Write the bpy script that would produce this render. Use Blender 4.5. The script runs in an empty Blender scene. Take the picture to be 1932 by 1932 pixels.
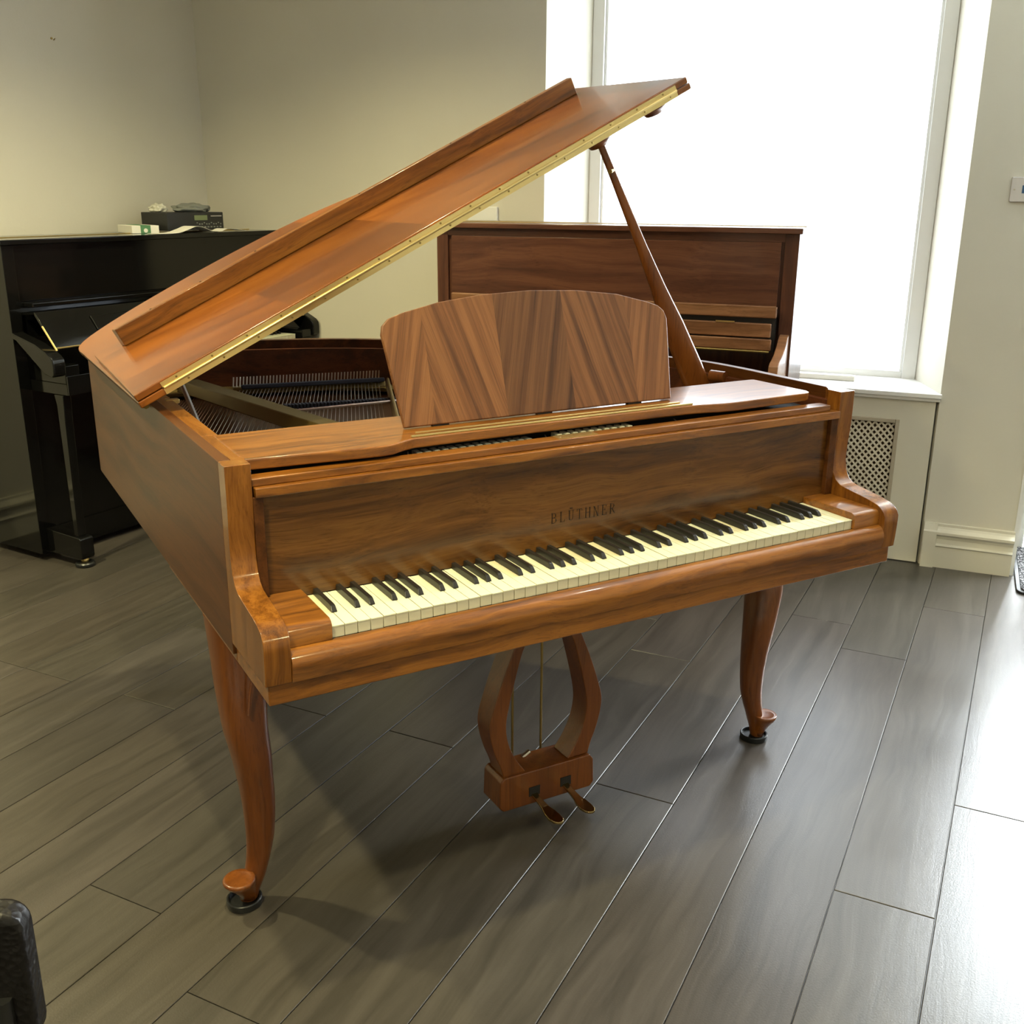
import bpy, bmesh, math, random
from mathutils import Vector, Matrix
random.seed(7)
C = bpy.context.scene.collection
S = bpy.context.scene
# ---------------------------------------------------------------- camera
cd = bpy.data.cameras.new('camera'); cam = bpy.data.objects.new('camera', cd); C.objects.link(cam)
cd.sensor_fit = 'HORIZONTAL'; cd.sensor_width = 36; cd.lens = 36.073; cd.clip_start = .05
rr = (0.8689928, -0.49479555, 0.00537384); uu = (0.14190366, 0.25959518, 0.95523489); ff = (0.474041, 0.82932967, -0.29579964)
cam.matrix_world = Matrix(((rr[0], uu[0], -ff[0], -.40125), (rr[1], uu[1], -ff[1], -1.50436), (rr[2], uu[2], -ff[2], 1.445), (0, 0, 0, 1)))
S.camera = cam
# ---------------------------------------------------------------- view, world, lamps
S.view_settings.view_transform = 'Standard'; S.view_settings.look = 'None'
S.view_settings.exposure = 0.8; S.view_settings.gamma = 1.0
try: S.view_settings.use_curve_mapping = False
except Exception: pass
W = bpy.data.worlds.new('World'); S.world = W; W.use_nodes = True
bg = W.node_tree.nodes['Background']; bg.inputs[0].default_value = (.90, .96, 1.0, 1); bg.inputs[1].default_value = 28.0

# room frames -------------------------------------------------------------
def az(d): a = math.radians(d); return Vector((math.sin(a), math.cos(a), 0))
PIER = Vector((3.031, 1.12, 0)); WD = az(-37); WN = Vector((WD.y, -WD.x, 0))
LS = Vector((-.16, 3.29, 0)); LD = az(60.4); LN = Vector((-LD.y, LD.x, 0))
def wp(a, b, z): return PIER + WD*a + WN*b + Vector((0, 0, z))
def lp(a, b, z): return LS + LD*a + LN*b + Vector((0, 0, z))

def lamp(name, kind, loc, energy, col, size=.05, target=None, **k):
    l = bpy.data.lights.new(name, kind); o = bpy.data.objects.new(name, l); C.objects.link(o)
    o.location = loc; l.energy = energy; l.color = col
    if kind == 'AREA': l.size = size
    else: l.shadow_soft_size = size
    if target is not None: o.rotation_euler = (Vector(target)-Vector(loc)).to_track_quat('-Z', 'Y').to_euler()
    for a, b in k.items(): setattr(l, a, b)
    return o
WARM = (1.0, .885, .48)
SPOT = dict(spot_size=math.radians(135), spot_blend=.9)
lamp('ceiling_or_fill_spot', 'SPOT', (-1.0, -.95, 2.68), 95, WARM, .045, (-.95, -.9, 0), **SPOT)
lamp('ceiling_or_fill_spot', 'SPOT', (-.14, -.20, 2.68), 90, WARM, .045, (-.14, -.2, 0), **SPOT)
lamp('ceiling_or_fill_spot', 'SPOT', (-.95, 1.85, 2.68), 150, WARM, .05, (-.6, 2.0, 0), **SPOT)
lamp('ceiling_or_fill_spot', 'SPOT', (.75, 1.9, 2.68), 75, WARM, .05, (.75, 2.0, 0), **SPOT)
lamp('ceiling_or_fill_spot', 'SPOT', (-1.9, -2.2, 2.68), 50, WARM, .05, (-1.9, -2.2, 0), **SPOT)  # unseen fill lamp, added behind the camera to lift the room light
lamp('ceiling_or_fill_spot', 'SPOT', (.9, -2.6, 2.68), 80, WARM, .05, (.9, -2.6, 0), **SPOT)  # second added fill behind the camera, not a known fitting
lamp('ceiling_or_fill_spot', 'SPOT', (1.9, -.6, 2.68), 14, (1, .95, .8), .05, (1.9, -.6, 0), **SPOT)
def portal(name, c, sx, sy, back):
    o = lamp(name, 'AREA', c, 1, (1, 1, 1), sx, c+back); l = o.data; l.shape = 'RECTANGLE'; l.size_y = sy
    o.matrix_world = Matrix.LocRotScale(c, Matrix((WD, Vector((0, 0, 1)), WN)).transposed().to_quaternion(), None)
    l.cycles.is_portal = True
    return o
portal('window_portal', wp(.85, .36, 1.6), 1.42, 1.75, -WN)
portal('door_portal', wp(-.86, .40, 1.6), 1.0, 1.75, -WN)

# ---------------------------------------------------------------- materials
def newmat(name, base=(.8, .8, .8), rough=.5, metal=0, spec=.5, coat=0):
    m = bpy.data.materials.new(name); m.use_nodes = True; p = m.node_tree.nodes['Principled BSDF']
    p.inputs['Base Color'].default_value = (*base, 1); p.inputs['Roughness'].default_value = rough
    p.inputs['Metallic'].default_value = metal; p.inputs['Specular IOR Level'].default_value = spec
    p.inputs['Coat Weight'].default_value = coat; p.inputs['Coat Roughness'].default_value = .07
    return m
def nd(m, t, **k):
    n = m.node_tree.nodes.new(t)
    for a, b in k.items(): setattr(n, a, b)
    return n
def ramp(m, stops):
    r = nd(m, 'ShaderNodeValToRGB'); e = r.color_ramp.elements
    while len(e) < len(stops): e.new(.5)
    for i, (p, c) in enumerate(stops): e[i].position = p; e[i].color = (*c, 1)
    return r
def wood(name, light, mid, dark, axis='x', rough=.25, coat=.3, rot=0, figure=.5, scale=1.0, seams=None, vee=0, aniso=20):
    """varnished veneer; grain runs along axis; seams = (axis, width) flips the figure panel by panel"""
    m = newmat(name, mid, rough, spec=.36, coat=coat); L = m.node_tree.links; p = m.node_tree.nodes['Principled BSDF']
    tc = nd(m, 'ShaderNodeTexCoord'); src = tc.outputs['Object']
    if rot:
        mr = nd(m, 'ShaderNodeMapping'); mr.inputs['Rotation'].default_value = rot; L.new(src, mr.inputs[0]); src = mr.outputs[0]
    lo, hi = 1.6*scale, 1.6*scale*aniso
    sc = {'x': (lo, hi, hi), 'y': (hi, lo, hi), 'z': (hi, hi, lo)}[axis]
    if vee:   # book-matched leaves: the grain leans one way, then the other
        s0 = nd(m, 'ShaderNodeSeparateXYZ'); L.new(src, s0.inputs[0])
        k0 = nd(m, 'ShaderNodeMath', operation='MULTIPLY_ADD'); L.new(s0.outputs[0], k0.inputs[0]); k0.inputs[1].default_value = 1/seams[1]; k0.inputs[2].default_value = seams[2]
        f0_ = nd(m, 'ShaderNodeMath', operation='FLOOR'); L.new(k0.outputs[0], f0_.inputs[0])
        m0 = nd(m, 'ShaderNodeMath', operation='FLOORED_MODULO'); L.new(f0_.outputs[0], m0.inputs[0]); m0.inputs[1].default_value = 2
        g0 = nd(m, 'ShaderNodeMath', operation='MULTIPLY_ADD'); L.new(m0.outputs[0], g0.inputs[0]); g0.inputs[1].default_value = 2*vee; g0.inputs[2].default_value = -vee
        h0 = nd(m, 'ShaderNodeMath', operation='MULTIPLY_ADD'); L.new(s0.outputs[2], h0.inputs[0]); L.new(g0.outputs[0], h0.inputs[1]); L.new(s0.outputs[0], h0.inputs[2])
        c0 = nd(m, 'ShaderNodeCombineXYZ'); L.new(h0.outputs[0], c0.inputs[0]); L.new(s0.outputs[1], c0.inputs[1]); L.new(s0.outputs[2], c0.inputs[2]); src = c0.outputs[0]
    w = nd(m, 'ShaderNodeTexNoise'); w.inputs['Scale'].default_value = 3*scale; w.inputs['Detail'].default_value = 2; L.new(src, w.inputs['Vector'])
    ad = nd(m, 'ShaderNodeVectorMath', operation='MULTIPLY_ADD'); L.new(w.outputs['Color'], ad.inputs[0])
    f = figure*.12; ad.inputs[1].default_value = (f, f, f); L.new(src, ad.inputs[2])
    if vee: sc = (hi, lo, lo)      # the desk leans back, so its grain follows y and z together
    mp = nd(m, 'ShaderNodeMapping'); mp.inputs['Scale'].default_value = sc; L.new(ad.outputs[0], mp.inputs[0])
    n1 = nd(m, 'ShaderNodeTexNoise'); n1.inputs['Scale'].default_value = 1; n1.inputs['Detail'].default_value = 7; n1.inputs['Roughness'].default_value = .62; n1.inputs['Distortion'].default_value = .2 if vee else .5
    L.new(mp.outputs[0], n1.inputs['Vector'])
    r = ramp(m, [(.28, dark), (.46, mid), (.60, light), (.74, mid)]); L.new(n1.outputs['Fac'], r.inputs[0])
    mp2 = nd(m, 'ShaderNodeMapping'); mp2.inputs['Scale'].default_value = tuple(v*(14 if v > 8*scale else 3.5) for v in sc); L.new(ad.outputs[0], mp2.inputs[0])
    n2 = nd(m, 'ShaderNodeTexNoise'); n2.inputs['Scale'].default_value = 1; n2.inputs['Detail'].default_value = 3; L.new(mp2.outputs[0], n2.inputs['Vector'])
    r2 = ramp(m, [(.30, (.45, .42, .40)), (.47, (1, 1, 1))]); L.new(n2.outputs['Fac'], r2.inputs[0])
    mx = nd(m, 'ShaderNodeMix', data_type='RGBA', blend_type='MULTIPLY'); mx.inputs[0].default_value = .55
    L.new(r.outputs[0], mx.inputs[6]); L.new(r2.outputs[0], mx.inputs[7]); out = mx.outputs[2]
    if seams:
        ax, wdt, off = seams
        sx = nd(m, 'ShaderNodeSeparateXYZ'); L.new(tc.outputs['Object'], sx.inputs[0])
        a = nd(m, 'ShaderNodeMath', operation='MULTIPLY_ADD'); L.new(sx.outputs[ax], a.inputs[0]); a.inputs[1].default_value = 1/wdt; a.inputs[2].default_value = off
        fl = nd(m, 'ShaderNodeMath', operation='FLOOR'); L.new(a.outputs[0], fl.inputs[0])
        wn = nd(m, 'ShaderNodeTexWhiteNoise', noise_dimensions='1D'); L.new(fl.outputs[0], wn.inputs['W'])
        rr_ = ramp(m, [(0, (.68, .66, .62)), (1, (1.15, 1.10, 1.0))]); L.new(wn.outputs['Value'], rr_.inputs[0])
        m3 = nd(m, 'ShaderNodeMix', data_type='RGBA', blend_type='MULTIPLY'); m3.inputs[0].default_value = 1
        L.new(out, m3.inputs[6]); L.new(rr_.outputs[0], m3.inputs[7]); out = m3.outputs[2]
        of = nd(m, 'ShaderNodeVectorMath', operation='MULTIPLY_ADD'); L.new(wn.outputs['Color'], of.inputs[0]); of.inputs[1].default_value = (3, 3, 3); L.new(ad.outputs[0], of.inputs[2])
        L.new(of.outputs[0], mp.inputs[0])
    L.new(out, p.inputs['Base Color'])
    b = nd(m, 'ShaderNodeBump'); b.inputs['Strength'].default_value = .05; b.inputs['Distance'].default_value = .002; L.new(n2.outputs['Fac'], b.inputs['Height']); L.new(b.outputs[0], p.inputs['Normal'])
    return m
GL, GM, GD = (.30, .112, .016), (.205, .071, .010), (.075, .025, .005)
M = {}
M['wx'] = wood('walnut_grain_across', GL, GM, GD, 'x', .28, .5, scale=1.35)
M['wy'] = wood('walnut_grain_deep', GL, GM, GD, 'y')
M['wz'] = wood('walnut_grain_upright', tuple(c*.85 for c in GL), tuple(c*.85 for c in GM), GD, 'z', scale=1.2)
M['bat'] = wood('walnut_batten', GL, GM, GD, 'x', .28, .3, rot=(0, .456, 0))
M['fall'] = wood('walnut_fallboard', (.150, .062, .013), (.100, .038, .008), (.036, .013, .004), 'x', .26, .2, figure=.7, scale=.9)
M['side'] = wood('walnut_case_side', (.100, .034, .008), (.072, .023, .005), (.036, .012, .003), 'y', .36, 0, figure=.8, scale=.6)
M['side'].node_tree.nodes['Principled BSDF'].inputs['Specular IOR Level'].default_value = .24
M['inner'] = wood('dark_inner_rim', (.12, .035, .012), (.075, .022, .008), (.03, .009, .004), 'x', .4, .1, scale=.6)
M['lidw'] = wood('burr_walnut_lid', (.30, .098, .013), (.22, .066, .009), (.09, .027, .005), 'x', .22, .3, rot=(0, .456, .35), aniso=7, figure=1.6, scale=.6, seams=(0, .33, .12))
M['desk'] = wood('walnut_music_desk', (.215, .096, .040), (.145, .060, .024), (.05, .020, .009), 'z', .42, .1, figure=.10, scale=1.0, aniso=34, seams=(0, .163, .24), vee=.28)
M['leg'] = wood('walnut_leg', (.185, .056, .009), (.14, .040, .007), (.10, .028, .006), 'z', .32, .3, scale=.5)
M['mah'] = wood('mahogany_upright', (.13, .050, .026), (.092, .033, .018), (.055, .019, .011), 'x', .35, .2, figure=.7, scale=.7)
M['mahz'] = wood('mahogany_upright_post', (.12, .045, .023), (.085, .030, .016), (.05, .017, .010), 'z', .35, .2, scale=.7)
M['mahl'] = wood('pale_mahogany_slat', (.28, .135, .065), (.20, .09, .04), (.12, .05, .022), 'x', .35, .2, scale=.9)
M['black'] = newmat('black_polish', (.004, .004, .004), .10, spec=.38)
M['blackm'] = newmat('black_satin', (.012, .012, .012), .4)
M['bkey'] = newmat('ebony_key', (.018, .016, .014), .33)
M['pedal'] = newmat('polished_pedal_brass', (.5, .36, .16), .12, 1)
M['rubber'] = newmat('black_caster_cup', (.012, .013, .014), .35)
M['felt'] = newmat('dark_felt', (.018, .02, .03), .95)
M['brass'] = newmat('brass', (.74, .57, .24), .3, .9)
M['brassd'] = newmat('aged_brass', (.34, .24, .08), .35, 1)
M['gold'] = newmat('gold_lacquered_iron', (.16, .115, .035), .38, .6)
M['steel'] = newmat('steel_wire', (.62, .58, .52), .28, 1)
M['copper'] = newmat('copper_wound_wire', (.35, .2, .12), .35, 1)
M['chrome'] = newmat('brushed_steel', (.62, .60, .62), .3, 1)
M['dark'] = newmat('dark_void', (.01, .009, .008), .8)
M['ivory'] = newmat('ivory_head', (.86, .87, .64), .25)
M['ivory_b'] = newmat('ivory_tail_yellow', (.82, .76, .50), .28)
M['ivory_c'] = newmat('ivory_tail_pale', (.86, .85, .62), .25)
M['ivory_f'] = newmat('ivory_front', (.66, .62, .46), .35)
M['inlay'] = newmat('dark_inlay', (.012, .006, .003), .6, spec=.2)
M['white'] = newmat('white_gloss_paint', (.80, .80, .77), .35)
M['paper'] = newmat('white_paper', (.78, .76, .68), .7)
M['green'] = newmat('green_print', (.08, .22, .10), .6)
M['greycloth'] = newmat('grey_cloth', (.20, .21, .19), .9)
M['lcd'] = newmat('green_grey_display', (.16, .20, .10), .3)
M['plastic'] = newmat('black_plastic', (.014, .014, .013), .45)
M['blue'] = newmat('blue_screen', (.03, .10, .22), .3)
M['greyrod'] = newmat('grey_painted_metal', (.34, .33, .29), .4, .3)
M['frame'] = newmat('beige_grille_frame', (.40, .35, .26), .5)
M['lattice'] = newmat('beige_lattice', (.62, .57, .45), .55)

def paint(name, col, bump=.15):
    m = newmat(name, col, .6, spec=.3); L = m.node_tree.links; p = m.node_tree.nodes['Principled BSDF']
    tc = nd(m, 'ShaderNodeTexCoord'); n = nd(m, 'ShaderNodeTexNoise'); n.inputs['Scale'].default_value = 90; n.inputs['Detail'].default_value = 4
    L.new(tc.outputs['Object'], n.inputs['Vector'])
    n2 = nd(m, 'ShaderNodeTexNoise'); n2.inputs['Scale'].default_value = 1.3; n2.inputs['Detail'].default_value = 3; L.new(tc.outputs['Object'], n2.inputs['Vector'])
    r = ramp(m, [(.3, tuple(c*.955 for c in col)), (.7, tuple(min(1, c*1.03) for c in col))]); L.new(n2.outputs['Fac'], r.inputs[0]); L.new(r.outputs[0], p.inputs['Base Color'])
    b = nd(m, 'ShaderNodeBump'); b.inputs['Strength'].default_value = bump; b.inputs['Distance'].default_value = .002; L.new(n.outputs['Fac'], b.inputs['Height']); L.new(b.outputs[0], p.inputs['Normal'])
    return m
M['wall'] = paint('cream_emulsion', (.66, .63, .53))
M['ceil'] = paint('white_ceiling', (.78, .77, .72))
M['panel'] = paint('cream_panel', (.64, .61, .50), .05)

def leather():
    m = newmat('crinkled_black_leather', (.006, .005, .005), .38, spec=.3); L = m.node_tree.links; p = m.node_tree.nodes['Principled BSDF']
    tc = nd(m, 'ShaderNodeTexCoord'); v = nd(m, 'ShaderNodeTexVoronoi'); v.inputs['Scale'].default_value = 120; L.new(tc.outputs['Object'], v.inputs['Vector'])
    b = nd(m, 'ShaderNodeBump'); b.inputs['Strength'].default_value = .6; b.inputs['Distance'].default_value = .002; L.new(v.outputs['Distance'], b.inputs['Height']); L.new(b.outputs[0], p.inputs['Normal'])
    return m
M['leather'] = leather()
def carpet():
    m = newmat('speckled_grey_carpet', (.1, .1, .1), .95, spec=.1); L = m.node_tree.links; p = m.node_tree.nodes['Principled BSDF']
    tc = nd(m, 'ShaderNodeTexCoord'); v = nd(m, 'ShaderNodeTexNoise'); v.inputs['Scale'].default_value = 170; v.inputs['Detail'].default_value = 2; L.new(tc.outputs['Object'], v.inputs['Vector'])
    r = ramp(m, [(.42, (.02, .02, .022)), (.55, (.12, .12, .125)), (.66, (.55, .55, .57))]); L.new(v.outputs['Fac'], r.inputs[0]); L.new(r.outputs[0], p.inputs['Base Color'])
    return m
M['carpet'] = carpet()
def floormat():
    m = newmat('grey_brown_oak_planks', (.13, .11, .09), .34, spec=.5); L = m.node_tree.links; p = m.node_tree.nodes['Principled BSDF']
    at = nd(m, 'ShaderNodeAttribute', attribute_name='tint'); uv = nd(m, 'ShaderNodeAttribute', attribute_name='grain')
    mp = nd(m, 'ShaderNodeMapping'); mp.inputs['Scale'].default_value = (1.8, 22, 1); L.new(uv.outputs['Vector'], mp.inputs[0])
    w = nd(m, 'ShaderNodeTexNoise'); w.inputs['Scale'].default_value = 2.2; L.new(uv.outputs['Vector'], w.inputs['Vector'])
    ad = nd(m, 'ShaderNodeVectorMath', operation='MULTIPLY_ADD'); L.new(w.outputs['Color'], ad.inputs[0]); ad.inputs[1].default_value = (0, 2.0, 0); L.new(mp.outputs[0], ad.inputs[2])
    n = nd(m, 'ShaderNodeTexNoise'); n.inputs['Scale'].default_value = 1; n.inputs['Detail'].default_value = 8; n.inputs['Roughness'].default_value = .65; n.inputs['Distortion'].default_value = .6; L.new(ad.outputs[0], n.inputs['Vector'])
    r = ramp(m, [(.3, (.042, .037, .031)), (.52, (.064, .056, .048)), (.72, (.084, .074, .064))]); L.new(n.outputs['Fac'], r.inputs[0])
    mx = nd(m, 'ShaderNodeMix', data_type='RGBA', blend_type='MULTIPLY'); mx.inputs[0].default_value = 1; L.new(r.outputs[0], mx.inputs[6]); L.new(at.outputs['Color'], mx.inputs[7]); L.new(mx.outputs[2], p.inputs['Base Color'])
    tc = nd(m, 'ShaderNodeTexCoord'); n3 = nd(m, 'ShaderNodeTexNoise'); n3.inputs['Scale'].default_value = 3.5; n3.inputs['Detail'].default_value = 5; L.new(tc.outputs['Object'], n3.inputs['Vector'])
    rr_ = nd(m, 'ShaderNodeMapRange'); rr_.inputs['From Min'].default_value = .15; rr_.inputs['From Max'].default_value = .85; rr_.inputs['To Min'].default_value = .27; rr_.inputs['To Max'].default_value = .37
    L.new(n3.outputs['Fac'], rr_.inputs['Value']); L.new(rr_.outputs[0], p.inputs['Roughness'])
    n4 = nd(m, 'ShaderNodeTexNoise'); n4.inputs['Scale'].default_value = 260; n4.inputs['Detail'].default_value = 3; L.new(tc.outputs['Object'], n4.inputs['Vector'])
    sm = nd(m, 'ShaderNodeMath', operation='MULTIPLY_ADD'); L.new(n4.outputs['Fac'], sm.inputs[0]); sm.inputs[1].default_value = .35; L.new(n.outputs['Fac'], sm.inputs[2])
    b = nd(m, 'ShaderNodeBump'); b.inputs['Strength'].default_value = .28; b.inputs['Distance'].default_value = .002; L.new(sm.outputs[0], b.inputs['Height']); L.new(b.outputs[0], p.inputs['Normal'])
    return m
M['floor'] = floormat()
def film(name, col):
    m = bpy.data.materials.new(name); m.use_nodes = True; t = m.node_tree; t.nodes.remove(t.nodes['Principled BSDF'])
    a = t.nodes.new('ShaderNodeBsdfTransparent'); a.inputs[0].default_value = (*col, 1); t.links.new(a.outputs[0], t.nodes['Material Output'].inputs[0])
    return m
M['frost'] = film('tinted_window_film', (.37, .375, .38)); M['clear'] = film('clear_glass', (.96, .97, .97))

# ---------------------------------------------------------------- mesh helpers
def link(name, me, mats, parent=None, smooth=True, bevel=0, seg=2, kind=None, ang=.7):
    o = bpy.data.objects.new(name, me); C.objects.link(o)
    for m in (mats if isinstance(mats, (list, tuple)) else [mats]): me.materials.append(M[m] if isinstance(m, str) else m)
    if smooth:
        me.polygons.foreach_set('use_smooth', [True]*len(me.polygons)); me.set_sharp_from_angle(angle=ang)
    if bevel:
        b = o.modifiers.new('bevel', 'BEVEL'); b.width = bevel; b.segments = seg; b.limit_method = 'ANGLE'; b.angle_limit = .6; b.harden_normals = True
    if parent: o.parent = parent
    if kind: o['kind'] = kind
    return o
def pydata(v, f):
    me = bpy.data.meshes.new('m'); me.from_pydata([tuple(p) for p in v], [], f); me.update()
    bm = bmesh.new(); bm.from_mesh(me); bmesh.ops.recalc_face_normals(bm, faces=bm.faces); bm.to_mesh(me); bm.free()
    return me
class MB:
    def __init__(s): s.v = []; s.f = []
    def add(s, v, f):
        k = len(s.v); s.v += [Vector(p) for p in v]; s.f += [[i+k for i in q] for q in f]; return s
    def box(s, x0, x1, y0, y1, z0, z1, T=None):
        v = [Vector((x, y, z)) for x in (x0, x1) for y in (y0, y1) for z in (z0, z1)]
        if T: v = [T(p) for p in v]
        return s.add(v, [(0, 1, 3, 2), (4, 6, 7, 5), (0, 4, 5, 1), (2, 3, 7, 6), (0, 2, 6, 4), (1, 5, 7, 3)])
    def prism(s, poly, a, b, T):
        """poly of 2-D points, T(u, v, w) -> 3-D, extruded from w=a to w=b"""
        n = len(poly); v = [T(u, w, a) for u, w in poly]+[T(u, w, b) for u, w in poly]
        return s.add(v, [list(range(n))[::-1], list(range(n, 2*n))]+[(i, (i+1) % n, n+(i+1) % n, n+i) for i in range(n)])
    def rings(s, R, cap=True):
        n = len(R[0]); v = [p for r in R for p in r]; f = []
        for k in range(len(R)-1):
            for i in range(n): f.append((k*n+i, k*n+(i+1) % n, (k+1)*n+(i+1) % n, (k+1)*n+i))
        if cap: f.append(list(range(n))[::-1]); f.append([(len(R)-1)*n+i for i in range(n)])
        return s.add(v, f)
    def tube(s, pts, r, n=8):
        pts = [Vector(p) for p in pts]; rs = r if isinstance(r, (list, tuple)) else [r]*len(pts); R = []
        for i, p in enumerate(pts):
            d = (pts[min(i+1, len(pts)-1)]-pts[max(i-1, 0)]).normalized(); u = d.orthogonal().normalized() if i == 0 else (u-d*u.dot(d)).normalized(); w = d.cross(u)
            R.append([p+(u*math.cos(t)+w*math.sin(t))*rs[i] for t in [2*math.pi*k/n for k in range(n)]])
        return s.rings(R)
    def lathe(s, prof, c, n=24):
        c = Vector(c); return s.rings([[c+Vector((r*math.cos(t), r*math.sin(t), z)) for t in [2*math.pi*k/n for k in range(n)]] for r, z in prof])
    def obj(s, name, mat, parent=None, **k): return link(name, pydata(s.v, s.f), mat, parent, **k)
def box(name, mat, parent, *a, **k): return MB().box(*a).obj(name, mat, parent, **k)
XY = lambda u, v, w: Vector((u, v, w)); YZ = lambda u, v, w: Vector((w, u, v)); XZ = lambda u, v, w: Vector((u, w, v))
def root(name, label, cat, loc=(0, 0, 0), rz=0, group=None):
    o = bpy.data.objects.new(name, None); C.objects.link(o); o.location = loc; o.rotation_euler = (0, 0, rz); o.empty_display_size = .1
    o['label'] = label; o['category'] = cat
    if group: o['group'] = group
    return o
def tag(o, label, cat, group=None):
    o['label'] = label; o['category'] = cat
    if group: o['group'] = group
    return o
def struct(o): o['kind'] = 'structure'; return o
def lab(o, l): o['label'] = l; return o
def spline(pts, n=6, closed=False):
    pts = [Vector(p) for p in pts]; out = []; N = len(pts)
    for i in range(N if closed else N-1):
        g = (lambda k: pts[k % N]) if closed else (lambda k: pts[max(0, min(N-1, k))])
        a, b, c, d = g(i-1), g(i), g(i+1), g(i+2)
        for j in range(n):
            t = j/n; out.append(.5*((2*b)+(c-a)*t+(2*a-5*b+4*c-d)*t*t+(3*b-a-3*c+d)*t**3))
    if not closed: out.append(pts[-1])
    return out

# ================================================================ ROOM
H = 2.75
def wprism(name, poly, z0, z1, mat='wall', **k):
    return struct(MB().prism(poly, z0, z1, lambda a, b, z: wp(a, b, z)).obj(name, mat, None, smooth=False, **k))
def planks():
    d = az(56.4); n = Vector((-d.y, d.x, 0)); w = .2075; v0 = .018
    given = {8: [.79], 6: [.80], 5: [.80+1.6], 3: [.972], 2: [.119+.0, 2.2], 1: [.985], 0: [-.023], -1: [1.9], -2: [1.0, 2.357], -3: [2.8], -4: [2.143], -5: [.844]}
    V = []; F = []; tint = []; grain = []
    rnd = random.Random(3)
    for k in range(-24, 22):
        va, vb = v0+w*k, v0+w*(k+1); js = []
        # row k lies between seam k and k+1
        base = {7: .79, 5: .80, 3: .972, 2: .119, 1: .985, 0: -.023, -2: 1.0, -3: 2.357, -4: 2.143, -5: .844}.get(k, rnd.uniform(-.4, 1.6))
        L1, L2 = rnd.uniform(1.7, 2.2), rnd.uniform(1.7, 2.2)
        js = [base-L1*i for i in range(4, 0, -1)]+[base]+[base+L2*i for i in range(1, 4)]
        for a, b in zip(js[:-1], js[1:]):
            g = .0011; t = rnd.uniform(.93, 1.07); c = (t*rnd.uniform(.98, 1.03), t, t*rnd.uniform(.96, 1.03)); off = rnd.uniform(0, 40)
            q0 = [(a+g, va+g), (b-g, va+g), (b-g, vb-g), (a+g, vb-g)]; e = .0012
            q1 = [(a+g+e, va+g+e), (b-g-e, va+g+e), (b-g-e, vb-g-e), (a+g+e, vb-g-e)]
            i0 = len(V)
            for q, z in ((q0, -.006), (q0, -.0008), (q1, 0)):
                for u, v in q: V.append(d*u+n*v+Vector((0, 0, z)))
            fs = [(i0+8, i0+9, i0+10, i0+11)]+[(i0+s+j, i0+s+(j+1) % 4, i0+s+4+(j+1) % 4, i0+s+4+j) for s in (0, 4) for j in range(4)]
            for f in fs:
                F.append(f)
                for vi in f:
                    P = V[vi]; tint.append((*c, 1)); grain.append((P.dot(d)+off, P.dot(n)+off*.37, 0))
    b = len(V)
    for u, v in ((-6, -6), (9, -6), (9, 6), (-6, 6)): V.append(Vector((u, v, -.006)))
    F.append((b, b+1, b+2, b+3)); tint += [(.12, .11, .10, 1)]*4; grain += [(0, 0, 0)]*4
    me = bpy.data.meshes.new('floor'); me.from_pydata([tuple(p) for p in V], [], F); me.update()
    a = me.color_attributes.new('tint', 'FLOAT_COLOR', 'CORNER')
    for i, c in enumerate(tint): a.data[i].color = c
    g = me.attributes.new('grain', 'FLOAT_VECTOR', 'CORNER')
    for i, c in enumerate(grain): g.data[i].vector = c
    bm = bmesh.new(); bm.from_mesh(me)
    for co, no in ((wp(0, .40, 0), WN), (CN+LN*.05, LN)):
        bmesh.ops.bisect_plane(bm, geom=bm.verts[:]+bm.edges[:]+bm.faces[:], plane_co=co, plane_no=no, clear_outer=True)
    bm.to_mesh(me); bm.free()
    me.materials.append(M['floor']); o = bpy.data.objects.new('floor', me); C.objects.link(o); struct(o)
CN = Vector((.929, 3.909, 0)); planks(); A0 = CN-LD*6; B0 = CN-WD*7; D0 = CN-LD*6-WD*7
out = [CN+LD*.3+WD*.3, A0-LD*.3+WD*.3, D0-LD*.3-WD*.3, B0+LD*.3-WD*.3]
struct(MB().prism([(p.x, p.y) for p in out], H, H+.1, XY).obj('ceiling', 'ceil', None, smooth=False))
def slab(name, a, b, t):
    dr = (b-a).normalized(); nn = Vector((dr.y, -dr.x, 0))*t
    return struct(MB().prism([(p.x, p.y) for p in (a, b, b+nn, a+nn)], 0, H, XY).obj(name, 'wall', None, smooth=False))
slab('wall_left', A0, CN+LD*.1, -.12); slab('wall_front', A0, D0, .12); slab('wall_right', D0, B0, .12)
wprism('wall_back', [(1.683, 0), (3.62, 0), (3.62, .42), (1.59, .42), (1.59, .32)], 0, H)
wprism('wall_back', [(-.335, 0), (0, 0), (.11, .32), (.11, .42), (-.335, .42)], 0, H)
wprism('wall_back', [(0, 0), (1.683, 0), (1.59, .32), (1.59, .42), (.11, .42), (.11, .32)], 2.52, H)
wprism('wall_back', [(-1.39, 0), (-.335, 0), (-.335, .42), (-1.39, .42)], 2.52, H)
wprism('wall_back', [(-3.6, 0), (-1.39, 0), (-1.39, .42), (-3.6, .42)], 0, H)
wprism('wall_back', [(.02, .05), (1.67, .05), (1.59, .42), (.11, .42)], 0, .683)
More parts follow.
